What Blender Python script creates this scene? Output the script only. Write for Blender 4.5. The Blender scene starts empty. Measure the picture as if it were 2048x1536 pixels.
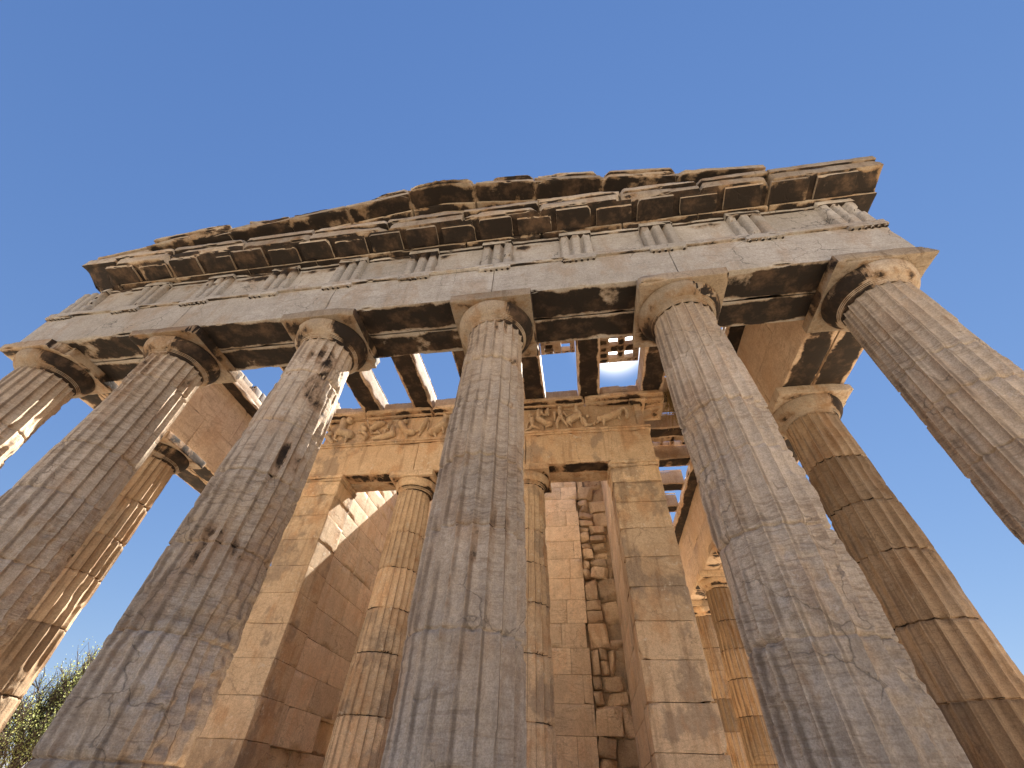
import bpy, math, random
import numpy as np
from mathutils import Matrix, Vector

S = bpy.context.scene
COL = S.collection
PI = math.pi

# ------------------------------------------------------------------ camera
cam_d = bpy.data.cameras.new('camera')
cam = bpy.data.objects.new('camera', cam_d)
COL.objects.link(cam)
S.camera = cam
YAW, PITCH, ROLL = -0.17829, 0.78563, 0.04887
sy, cy, sp, cp, sr, cr = (math.sin(YAW), math.cos(YAW), math.sin(PITCH), math.cos(PITCH), math.sin(ROLL), math.cos(ROLL))
fwd = Vector((sy * cp, cy * cp, sp))
right = Vector((cy, -sy, 0))
up = right.cross(fwd)
r2 = cr * right + sr * up
u2 = -sr * right + cr * up
cam.matrix_world = Matrix(((r2.x, u2.x, -fwd.x, 2.2365), (r2.y, u2.y, -fwd.y, -3.71995), (r2.z, u2.z, -fwd.z, 0.62619), (0, 0, 0, 1)))
cam_d.sensor_width = 36.0
cam_d.lens = 36.0 * 839.52 / 2048.0
cam_d.clip_start = 0.05
cam_d.clip_end = 3000.0

# ------------------------------------------------------------------ light
SUN_DIR = Vector((0.11897, 0.63488, 0.76340)).normalized()       # towards the sun
SUN_EL = math.asin(SUN_DIR.z)
SUN_AZ = math.atan2(SUN_DIR.x, SUN_DIR.y)
SKYC = ((.80,.50),(.64,.69),(.42,1.31))
world = bpy.data.worlds.new('World')
S.world = world
world.use_nodes = True
wt = world.node_tree
wt.nodes.clear()
wo = wt.nodes.new('ShaderNodeOutputWorld')
bg = wt.nodes.new('ShaderNodeBackground')
sky = wt.nodes.new('ShaderNodeTexSky')
sky.sky_type = 'NISHITA'
sky.sun_disc = False
sky.sun_elevation = SUN_EL
sky.sun_rotation = SUN_AZ
sky.altitude = 100
sky.air_density = 1.0
sky.dust_density = 0.0
sky.ozone_density = 3.0
bg.inputs['Strength'].default_value = 0.05
# the photograph's exposure holds the bright low sky back: soften the range of each channel
spl = wt.nodes.new('ShaderNodeSeparateColor'); cmb = wt.nodes.new('ShaderNodeCombineColor')
wt.links.new(sky.outputs[0], spl.inputs[0])
for i_, (g_, k_) in enumerate(SKYC):
    a_ = wt.nodes.new('ShaderNodeMath'); a_.operation = 'POWER'; a_.inputs[1].default_value = g_
    b_ = wt.nodes.new('ShaderNodeMath'); b_.operation = 'MULTIPLY'; b_.inputs[1].default_value = k_
    wt.links.new(spl.outputs[i_], a_.inputs[0]); wt.links.new(a_.outputs[0], b_.inputs[0]); wt.links.new(b_.outputs[0], cmb.inputs[i_])
wt.links.new(cmb.outputs[0], bg.inputs['Color'])
# the disc of the sun and the bright air right round it
tc = wt.nodes.new('ShaderNodeTexCoord')
dot = wt.nodes.new('ShaderNodeVectorMath'); dot.operation = 'DOT_PRODUCT'
dot.inputs[1].default_value = SUN_DIR
wt.links.new(tc.outputs['Generated'], dot.inputs[0])
mr = wt.nodes.new('ShaderNodeMapRange')
mr.inputs['From Min'].default_value = math.cos(math.radians(9))
mr.inputs['From Max'].default_value = math.cos(math.radians(0.5))
wt.links.new(dot.outputs['Value'], mr.inputs['Value'])
pw = wt.nodes.new('ShaderNodeMath'); pw.operation = 'POWER'; pw.inputs[1].default_value = 10
wt.links.new(mr.outputs[0], pw.inputs[0])
bg2 = wt.nodes.new('ShaderNodeBackground')
bg2.inputs['Color'].default_value = (1, 0.93, 0.8, 1)
ml = wt.nodes.new('ShaderNodeMath'); ml.operation = 'MULTIPLY'; ml.inputs[1].default_value = 1.5
wt.links.new(pw.outputs[0], ml.inputs[0])
wt.links.new(ml.outputs[0], bg2.inputs['Strength'])
ad = wt.nodes.new('ShaderNodeAddShader')
wt.links.new(bg.outputs[0], ad.inputs[0]); wt.links.new(bg2.outputs[0], ad.inputs[1])
wt.links.new(ad.outputs[0], wo.inputs['Surface'])

sun_d = bpy.data.lights.new('sun', 'SUN')
sun_d.energy = 5.0
sun_d.angle = math.radians(0.53)
sun_d.color = (1.0, 0.93, 0.82)
sun = bpy.data.objects.new('sun', sun_d)
COL.objects.link(sun)
sun.rotation_euler = (-SUN_DIR).to_track_quat('-Z', 'Y').to_euler()
sun.location = SUN_DIR * 60

S.view_settings.view_transform = 'Standard'
S.view_settings.look = 'None'
S.view_settings.exposure = 2.46
S.view_settings.gamma = 1
S.cycles.max_bounces = 12
S.cycles.diffuse_bounces = 10

# ------------------------------------------------------------------ numpy noise
def _hash(x, y, z, s):
    h = (x.astype(np.uint32) * np.uint32(374761393) + y.astype(np.uint32) * np.uint32(668265263)
         + z.astype(np.uint32) * np.uint32(2147483647) + np.uint32((s * 1274126177) & 0xffffffff))
    h = (h ^ (h >> np.uint32(13))) * np.uint32(1274126177)
    h = (h ^ (h >> np.uint32(16))) * np.uint32(2246822519)
    h = h ^ (h >> np.uint32(15))
    return (h & np.uint32(0xffffff)).astype(np.float64) / 16777215.0

def vn(P, s=0):
    I = np.floor(P).astype(np.int64); F = P - I
    F = F * F * F * (F * (F * 6 - 15) + 10)
    x, y, z = I[:, 0], I[:, 1], I[:, 2]
    fx, fy, fz = F[:, 0], F[:, 1], F[:, 2]
    o = 0
    for dx in (0, 1):
        wx = fx if dx else 1 - fx
        for dy in (0, 1):
            wy = fy if dy else 1 - fy
            for dz in (0, 1):
                o = o + wx * wy * (fz if dz else 1 - fz) * _hash(x + dx, y + dy, z + dz, s)
    return o * 2 - 1

def fbm(P, octv=3, s=0, g=0.5):
    a, o, t = 1.0, 0, 0
    for k in range(octv):
        o = o + a * vn(P * (2.03 ** k) + 17.3 * k, s + k); t += a; a *= g
    return o / t

def sstep(a, b, x):
    t = np.clip((x - a) / (b - a), 0, 1)
    return t * t * (3 - 2 * t)

# ------------------------------------------------------------------ mesh helpers
class MB:
    """collects vertex grids and becomes ONE mesh object"""
    def __init__(self):
        self.v, self.f, self.t, self.e, self.n = [], [], [], {}, 0
    def add(self, V, Q, tone=0.5, edge=None):
        if edge is not None: self.e[len(self.v)] = edge
        self.v.append(np.asarray(V, float)); self.f.append(np.asarray(Q, np.int64) + self.n)
        self.t.append(np.full(len(V), tone)); self.n += len(V)
    def build(self, name, mat, parent=None, smooth=True, sharp=None):
        V = np.concatenate(self.v); T = np.concatenate(self.t)
        if parent is not None:
            V = V - np.array(world_loc(parent))
        me = bpy.data.meshes.new(name)
        loops = np.concatenate([q.ravel() for q in self.f])
        sizes = np.concatenate([np.full(len(q), q.shape[1]) for q in self.f])
        starts = np.concatenate([[0], np.cumsum(sizes)[:-1]])
        me.vertices.add(len(V)); me.vertices.foreach_set('co', V.ravel())
        me.loops.add(len(loops)); me.loops.foreach_set('vertex_index', loops.astype(np.int32))
        me.polygons.add(len(sizes))
        me.polygons.foreach_set('loop_start', starts.astype(np.int32))
        me.polygons.foreach_set('loop_total', sizes.astype(np.int32))
        me.polygons.foreach_set('use_smooth', np.full(len(sizes), smooth))
        at = me.attributes.new('tone', 'FLOAT', 'POINT'); at.data.foreach_set('value', T.astype(np.float32))
        if self.e:
            E = np.concatenate([self.e.get(i, np.ones(len(v))) for i, v in enumerate(self.v)])
        else: E = np.ones(len(V))
        at = me.attributes.new('arris', 'FLOAT', 'POINT'); at.data.foreach_set('value', E.astype(np.float32))
        me.update(calc_edges=True); me.validate()
        me.materials.append(mat)
        o = bpy.data.objects.new(name, me)
        COL.objects.link(o)
        if sharp:
            nt_, per_ = sharp
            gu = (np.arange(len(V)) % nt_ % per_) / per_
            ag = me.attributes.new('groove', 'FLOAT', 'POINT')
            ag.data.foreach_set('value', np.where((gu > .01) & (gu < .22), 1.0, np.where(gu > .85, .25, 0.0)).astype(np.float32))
            E = np.zeros(len(me.edges) * 2, np.int32); me.edges.foreach_get('vertices', E); E = E.reshape(-1, 2)
            nt, per = sharp
            c0, c1 = E[:, 0] % nt, E[:, 1] % nt
            a = me.attributes.new('sharp_edge', 'BOOLEAN', 'EDGE')
            a.data.foreach_set('value', ((c0 == c1) & (c0 % per == 0)))
        if parent is not None:
            o.parent = parent
        return o

LOC = {}
def world_loc(o):
    p = Vector(o.location)
    while o.parent is not None:
        o = o.parent; p = p + o.location
    return p

def tag(o, label=None, cat=None, group=None, kind=None):
    if label: o['label'] = label
    if cat: o['category'] = cat
    if group: o['group'] = group
    if kind: o['kind'] = kind
    elif cat: o['kind'] = 'thing'
    return o

def empty(name, loc, label, cat, group=None):
    o = bpy.data.objects.new(name, None); COL.objects.link(o)
    o.location = loc; o.empty_display_size = 0.2
    return tag(o, label, cat, group)

def dup(root, loc):
    """a copy of a thing with copies of its parts and sub-parts"""
    r = root.copy(); COL.objects.link(r); r.location = loc
    for ch in list(root.children):
        c = ch.copy(); COL.objects.link(c); c.parent = r
        for g in list(ch.children):
            d = g.copy(); COL.objects.link(d); d.parent = c
    return r

def gridq(nu, nv):
    i = np.arange(nu)[:, None] * (nv + 1) + np.arange(nv)[None, :]
    return np.stack([i, i + nv + 1, i + nv + 2, i + 1], -1).reshape(-1, 4)

RS = random.Random(7)

def block(mb, x0, x1, y0, y1, z0, z1, res=.06, er=.06, ea=.02, na=.005, nf=5.0, seed=0, bites=(), fmap=None, tone=None, faces='xXyYzZ', chip=3.0, cuts=()):
    """a weathered stone block: worn arrises, chipped corners, uneven faces"""
    lo = np.array([x0, y0, z0], float); hi = np.array([x1, y1, z1], float)
    dim = hi - lo
    if tone is None: tone = RS.random()
    erv = np.minimum(er, dim * .42)
    n = [max(2, min(400, int(math.ceil(d / res)))) for d in dim]
    off = np.array([seed * 7.13 % 91, seed * 3.71 % 87, seed * 5.17 % 83])
    for ax in range(3):
        a, b = (ax + 1) % 3, (ax + 2) % 3
        for side in (0, 1):
            if 'xyz'[ax] not in faces and side == 0: continue
            if 'XYZ'[ax] not in faces and side == 1: continue
            U = np.linspace(0, 1, n[a] + 1); W = np.linspace(0, 1, n[b] + 1)
            # crowd the rows beside the edges so that wear has room
            def crowd(t, d, e):
                k = min(.45, e / d) if d > 0 else .3
                m = len(t)
                if m < 5: return t
                tt = np.concatenate([[0, k * .45, k], np.linspace(k, 1 - k, max(2, m - 4))[1:-1], [1 - k, 1 - k * .45, 1]])
                return tt
            U = crowd(U, dim[a], erv[a]); W = crowd(W, dim[b], erv[b])
            g = np.zeros((len(U), len(W), 3))
            g[..., a] = lo[a] + dim[a] * U[:, None]; g[..., b] = lo[b] + dim[b] * W[None, :]
            g[..., ax] = hi[ax] if side else lo[ax]
            P = g.reshape(-1, 3)
            D = np.minimum(P - lo, hi - P)
            sgn = np.where(P - lo < hi - P, 1.0, -1.0)
            Wt = np.clip(1 - D / erv, 0, 1)
            N = fbm(P * chip + off, 3, seed); N2 = fbm(P * chip * 4 + off, 2, seed + 5)
            amp = ea * np.clip(.35 + 1.5 * np.maximum(N, 0) + 2.6 * sstep(.22, .5, N) + .35 * N2, .08, 4.5)
            Q = P.copy()
            for i in range(3):
                oth = np.maximum(Wt[:, (i + 1) % 3], Wt[:, (i + 2) % 3])
                Q[:, i] += sgn[:, i] * np.minimum(amp * oth ** 1.5 * Wt[:, i], dim[i] * .4)
            if na > 0:
                Q += na * np.stack([fbm(P * nf + off + k * 31.7, 3, seed + 11 * k) for k in range(3)], -1)
            for (cx, cyy, cz, R, dep) in bites:
                c = np.array([cx, cyy, cz]); d = np.linalg.norm(P - c, axis=1)
                ins = (lo + hi) / 2 - c
                m = np.argmax(np.abs(ins) / dim); ins = ins / (np.linalg.norm(ins) + 1e-6)
                w = sstep(1.0, .35, d / R * (1 + .35 * N2))
                Q += ins * (dep * w * (1 + .5 * N2))[:, None]
            for (c, nn) in cuts:
                t = (Q - np.array(c)) @ np.array(nn) + .012 * N2 + .02 * N
                Q -= np.clip(t, 0, None)[:, None] * np.array(nn)
            if fmap is not None: Q = fmap(Q)
            q = gridq(len(U) - 1, len(W) - 1)
            if side == 0: q = q[:, ::-1]
            mb.add(Q, q, tone, np.minimum(D[:, a], D[:, b]) + .05 * N)

def fractures(x0, x1, y0, y1, z0, z1, k, seed, edges=('y-z-', 'y-z+', 'y-x-', 'y-x+'), dmin=.015, dmax=.06, tilt=.45):
    """planes that break the given edges of a block off at an angle"""
    r = random.Random(seed); out = []
    lo = {'x': x0, 'y': y0, 'z': z0}; hi = {'x': x1, 'y': y1, 'z': z1}
    for _ in range(k):
        e = r.choice(edges); n = {'x': 0., 'y': 0., 'z': 0.}; p = {}
        for a, sg in (e[:2], e[2:]):
            n[a] = (1 if sg == '+' else -1) * r.uniform(.5, 1.2); p[a] = hi[a] if sg == '+' else lo[a]
        free = [a for a in 'xyz' if a not in p][0]
        n[free] = r.uniform(-tilt, tilt)
        # the break starts from one end of the edge, so a tilted plane leaves the other end whole
        p[free] = hi[free] if n[free] > 0 else lo[free]
        v = np.array([n['x'], n['y'], n['z']]); v /= np.linalg.norm(v)
        c = np.array([p['x'], p['y'], p['z']]) - v * r.uniform(dmin, dmax) * (1 + 2.2 * abs(v['xyz'.index(free)]))
        out.append((c, v))
    return out

# ------------------------------------------------------------------ materials
def stone(name, c0, c1, rust, rust_amt=.5, crust_at=.62, soffit=.12, side=0.0, vein=.5, streak=.3, pale=.4, palec=(.62, .58, .52), ripple=.3, bump=.5, crust=(.014, .0105, .009), tone_amt=.3, scale=1.0, crack=.4, edge=.16, grey=.35, greyc=(.30, .25, .20), zc=None, groove=0.0, side_dir=1.0):
    m = bpy.data.materials.new(name); m.use_nodes = True
    nt = m.node_tree; nt.nodes.clear(); L = nt.links
    def N(t, **k):
        n = nt.nodes.new(t)
        for a, v in k.items(): setattr(n, a, v)
        return n
    geo = N('ShaderNodeNewGeometry')
    pos = geo.outputs['Position']
    def mp(sc, rot=(0, 0, 0), loc=(0, 0, 0)):
        n = N('ShaderNodeMapping'); n.inputs['Scale'].default_value = sc; n.inputs['Rotation'].default_value = rot; n.inputs['Location'].default_value = loc
        L.new(pos, n.inputs['Vector']); return n.outputs[0]
    def noise(vec, sc, det=5, rough=.6, dist=0):
        n = N('ShaderNodeTexNoise'); n.inputs['Scale'].default_value = sc * scale; n.inputs['Detail'].default_value = det
        n.inputs['Roughness'].default_value = rough; n.inputs['Distortion'].default_value = dist
        L.new(vec, n.inputs['Vector']); return n.outputs['Fac']
    def mapr(v, a, b, c=0, d=1, smooth=True):
        n = N('ShaderNodeMapRange', interpolation_type='SMOOTHSTEP' if smooth else 'LINEAR')
        n.inputs['From Min'].default_value = a; n.inputs['From Max'].default_value = b; n.inputs['To Min'].default_value = c; n.inputs['To Max'].default_value = d
        L.new(v, n.inputs['Value']); return n.outputs[0]
    def math_(op, a, b=None):
        n = N('ShaderNodeMath', operation=op)
        for i, x in enumerate((a, b)):
            if x is None: continue
            if isinstance(x, (int, float)): n.inputs[i].default_value = x
            else: L.new(x, n.inputs[i])
        return n.outputs[0]
    def mix(f, a, b, mode='MIX'):
        n = N('ShaderNodeMix', data_type='RGBA', blend_type=mode)
        if isinstance(f, (int, float)): n.inputs[0].default_value = f
        else: L.new(f, n.inputs[0])
        for i, x in ((6, a), (7, b)):
            if isinstance(x, tuple): n.inputs[i].default_value = (*x, 1)
            else: L.new(x, n.inputs[i])
        return n.outputs[2]
    P0 = mp((1, 1, 1))
    big = noise(P0, .9, 6, .62)
    mid = noise(P0, 4.5, 6, .65)
    fine = noise(P0, 26, 6, .7)
    col = mix(mapr(big, .34, .66), c0, c1)
    col = mix(mapr(mid, .3, .75, 0, .38), col, tuple(x * .62 for x in c0))
    gp = noise(mp((1, 1, .8), loc=(7, 2, 4)), 1.25, 8, .62)
    col = mix(mapr(gp, .53, .60, 0, grey), col, greyc)
    # ferrous patina
    ru = noise(mp((1, 1, .55), loc=(3, 8, 1)), 2.1, 7, .66)
    col = mix(mapr(ru, .5, .64, 0, rust_amt), col, rust)
    # vertical run-off streaks
    st = noise(mp((7, 7, .5), loc=(5, 1, 0)), 1.4, 5, .6)
    col = mix(mapr(st, .54, .68, 0, streak), col, tuple(x * .4 for x in rust))
    # marble veins
    vn_ = noise(mp((.6, .6, 3.2), rot=(.35, .2, 0)), 1.5, 5, .6, 1.0)
    ve = mapr(math_('ABSOLUTE', math_('SUBTRACT', vn_, .5)), 0, .022, vein, 0)
    ve = math_('MULTIPLY', ve, mapr(big, .42, .58, 0, 1))
    col = mix(ve, col, tuple(x * .42 for x in c0))
    # pale scabs where the skin has flaked
    pa = noise(mp((1, 1, 1), loc=(2, 2, 9)), 8.5, 8, .72)
    pm = mapr(noise(mp((1, 1, 1), loc=(9, 4, 2)), 1.6, 3, .5), .45, .62)
    pmask = math_('MULTIPLY', mapr(pa, .56, .64, 0, pale), pm)
    col = mix(pmask, col, palec)
    # speckle
    col = mix(mapr(fine, .3, .7, 0, .5), col, mix(1.0, col, (.58, .56, .55), 'MULTIPLY'))
    # grain: fine pits and, on the shafts, wavy weathering ripples, hollows darkened as dirt and painted-in relief shade
    fin2 = noise(P0, 85, 5, .75)
    col = mix(mapr(fin2, .36, .60, .55, 0), col, mix(1.0, col, (.52, .49, .46), 'MULTIPLY'))
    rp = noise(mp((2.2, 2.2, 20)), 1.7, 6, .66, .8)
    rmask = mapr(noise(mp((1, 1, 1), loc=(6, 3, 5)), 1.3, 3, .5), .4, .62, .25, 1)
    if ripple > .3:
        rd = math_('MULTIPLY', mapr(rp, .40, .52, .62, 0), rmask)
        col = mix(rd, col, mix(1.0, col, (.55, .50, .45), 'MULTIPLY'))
    # tone of the single block
    at = N('ShaderNodeAttribute', attribute_name='tone')
    tn = mapr(at.outputs['Fac'], 0, 1, 1 - tone_amt, 1 + tone_amt * .6, False)
    hs = N('ShaderNodeHueSaturation'); L.new(tn, hs.inputs['Value']); L.new(col, hs.inputs['Color']); hs.inputs['Saturation'].default_value = 1.0
    col = hs.outputs[0]
    # hairline cracks
    wv = N('ShaderNodeVectorMath', operation='ADD'); L.new(pos, wv.inputs[0])
    nz = N('ShaderNodeTexNoise'); nz.inputs['Scale'].default_value = 2.5; nz.inputs['Detail'].default_value = 5; L.new(pos, nz.inputs['Vector'])
    sc_ = N('ShaderNodeVectorMath', operation='SCALE'); L.new(nz.outputs['Color'], sc_.inputs[0]); sc_.inputs['Scale'].default_value = .6
    L.new(sc_.outputs[0], wv.inputs[1])
    vo = N('ShaderNodeTexVoronoi', feature='DISTANCE_TO_EDGE'); vo.inputs['Scale'].default_value = 1.15; L.new(wv.outputs[0], vo.inputs['Vector'])
    ck = math_('MULTIPLY', mapr(vo.outputs['Distance'], .0, .011, 1, 0), mapr(noise(mp((1, 1, 1), loc=(1, 7, 3)), 1.0, 2, .5), .5, .58, 0, crack))
    col = mix(ck, col, tuple(x * .16 for x in c0))
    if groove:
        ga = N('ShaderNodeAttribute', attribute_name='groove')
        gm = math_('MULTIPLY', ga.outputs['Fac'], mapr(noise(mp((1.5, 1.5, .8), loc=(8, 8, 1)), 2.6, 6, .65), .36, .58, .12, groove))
        col = mix(gm, col, (.11, .075, .05))  # brown grime line beside each arris, also flute shading put into the colour
    # black gypsum crust in sheltered places
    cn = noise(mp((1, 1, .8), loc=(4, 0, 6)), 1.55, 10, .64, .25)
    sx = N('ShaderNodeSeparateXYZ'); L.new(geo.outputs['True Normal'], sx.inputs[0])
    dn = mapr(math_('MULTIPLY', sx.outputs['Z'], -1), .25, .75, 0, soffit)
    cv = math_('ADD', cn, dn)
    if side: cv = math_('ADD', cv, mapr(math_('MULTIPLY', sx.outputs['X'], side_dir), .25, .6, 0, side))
    if zc:
        sz = N('ShaderNodeSeparateXYZ'); L.new(pos, sz.inputs[0])
        cv = math_('ADD', cv, mapr(sz.outputs['Z'], zc[0], zc[1], 0, zc[2]))
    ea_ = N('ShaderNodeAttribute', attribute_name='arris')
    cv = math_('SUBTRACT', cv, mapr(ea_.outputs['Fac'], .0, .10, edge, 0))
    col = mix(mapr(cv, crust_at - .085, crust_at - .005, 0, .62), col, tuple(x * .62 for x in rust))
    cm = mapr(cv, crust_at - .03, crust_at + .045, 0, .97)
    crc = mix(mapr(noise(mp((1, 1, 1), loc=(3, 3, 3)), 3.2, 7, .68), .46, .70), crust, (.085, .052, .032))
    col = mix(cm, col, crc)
    bs = N('ShaderNodeBsdfPrincipled'); L.new(col, bs.inputs['Base Color'])
    bs.inputs['Roughness'].default_value = .88
    bs.inputs['Specular IOR Level'].default_value = .22
    # relief
    rr = math_('MULTIPLY', math_('MULTIPLY', rp, rmask), ripple)
    h = math_('ADD', math_('ADD', math_('MULTIPLY', fine, .3), math_('MULTIPLY', mid, .3)), rr)
    h = math_('SUBTRACT', h, math_('MULTIPLY', ck, .8))
    h = math_('ADD', h, math_('MULTIPLY', pmask, .25))
    bp = N('ShaderNodeBump'); bp.inputs['Strength'].default_value = bump; bp.inputs['Distance'].default_value = .05
    L.new(h, bp.inputs['Height']); L.new(bp.outputs[0], bs.inputs['Normal'])
    out = N('ShaderNodeOutputMaterial'); L.new(bs.outputs[0], out.inputs['Surface'])
    return m

M = {}
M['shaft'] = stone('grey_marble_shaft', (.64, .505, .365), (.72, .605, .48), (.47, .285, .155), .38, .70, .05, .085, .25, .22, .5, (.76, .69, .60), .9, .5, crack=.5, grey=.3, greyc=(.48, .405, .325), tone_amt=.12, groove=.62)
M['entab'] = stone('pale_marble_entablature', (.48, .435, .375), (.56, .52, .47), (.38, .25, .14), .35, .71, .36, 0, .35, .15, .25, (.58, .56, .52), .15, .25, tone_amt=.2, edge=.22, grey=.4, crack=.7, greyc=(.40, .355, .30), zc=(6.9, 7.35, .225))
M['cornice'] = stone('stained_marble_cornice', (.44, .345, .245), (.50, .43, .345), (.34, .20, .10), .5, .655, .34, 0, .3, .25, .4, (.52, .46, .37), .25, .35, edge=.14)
M['capital'] = stone('capital_marble', (.46, .36, .255), (.53, .445, .355), (.37, .21, .10), .55, .67, .10, .24, .25, .3, .4, (.54, .48, .40), .2, .3, edge=.05)
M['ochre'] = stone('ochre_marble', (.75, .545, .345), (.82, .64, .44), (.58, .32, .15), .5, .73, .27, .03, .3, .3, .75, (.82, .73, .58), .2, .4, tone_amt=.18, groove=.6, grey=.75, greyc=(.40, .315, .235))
M['wall'] = stone('tan_marble_wall', (.86, .68, .475), (.90, .76, .565), (.70, .45, .25), .4, .75, .1, 0, .5, .15, .25, (.80, .70, .56), .2, .3, tone_amt=.14, grey=.15)
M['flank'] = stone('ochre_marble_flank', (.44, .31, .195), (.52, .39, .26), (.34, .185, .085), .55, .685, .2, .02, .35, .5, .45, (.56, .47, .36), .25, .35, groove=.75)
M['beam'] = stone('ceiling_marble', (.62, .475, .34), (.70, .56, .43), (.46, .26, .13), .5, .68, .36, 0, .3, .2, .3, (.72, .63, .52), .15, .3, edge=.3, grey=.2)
M['rubble'] = stone('broken_marble', (.68, .52, .34), (.78, .62, .43), (.48, .28, .15), .45, .63, .04, .05, .3, .25, .4, (.74, .64, .48), .3, .6)
M['raking'] = stone('stained_raking_marble', (.44, .345, .245), (.50, .43, .345), (.34, .20, .10), .5, .66, .235, 0, .5, .25, .4, (.55, .49, .40), .25, .35, edge=.1, scale=.8)
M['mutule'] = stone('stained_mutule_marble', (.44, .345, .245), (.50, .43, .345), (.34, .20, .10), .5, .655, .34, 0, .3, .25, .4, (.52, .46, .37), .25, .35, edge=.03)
M['capital_corner'] = stone('streaked_capital_marble', (.44, .34, .24), (.51, .425, .335), (.37, .21, .10), .6, .66, .10, .20, .25, .5, .4, (.54, .48, .40), .25, .35, edge=.05, side_dir=-1.0)

# ------------------------------------------------------------------ measures (metres; z = 0 is the top step)
XC = [-6.2875, -3.8745, -1.2915, 1.2915, 3.8745, 6.2875]
H = 5.713
FACE = .5                      # front face of the entablature
BACK = .46
ZT0, ZT1 = 6.46, 6.55          # taenia
ZF = 7.376                     # top of the frieze

# ------------------------------------------------------------------ ground
def ground():
    mb = MB()
    n = 120
    U = np.linspace(-1, 1, n + 1); U = np.sign(U) * np.abs(U) ** 3 * 900
    g = np.zeros((n + 1, n + 1, 3)); g[..., 0] = U[:, None]; g[..., 1] = U[None, :] + 6
    P = g.reshape(-1, 3)
    P[:, 2] = -1.06 + .05 * fbm(P * .35, 3, 3) * np.clip(np.hypot(P[:, 0], P[:, 1] - 6) / 20, .2, 3)
    mb.add(P, gridq(n, n))
    m = stone('dry_ground', (.50, .42, .31), (.58, .50, .39), (.42, .32, .22), .4, 2.0, 0, 0, 0, 0, .3, (.55, .50, .42), 0, .6, crack=0)
    tag(mb.build('ground', m), kind='structure')
ground()

def floor():
    mb = MB()
    for k, e in enumerate((1.03, .66, .30)):
        z0 = -1.08 + k * .36 - (.02 if k else 0)
        block(mb, -6.85 - e + .3, 6.85 + e - .3, -.6 - e + .3, 31.2 + e - .3, z0, -1.06 + (k + 1) * .35333, res=.6, er=.04, ea=.012, na=.004, seed=k, faces='xXyYZ')
    tag(mb.build('floor', M['wall']), kind='structure')
floor()

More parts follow.
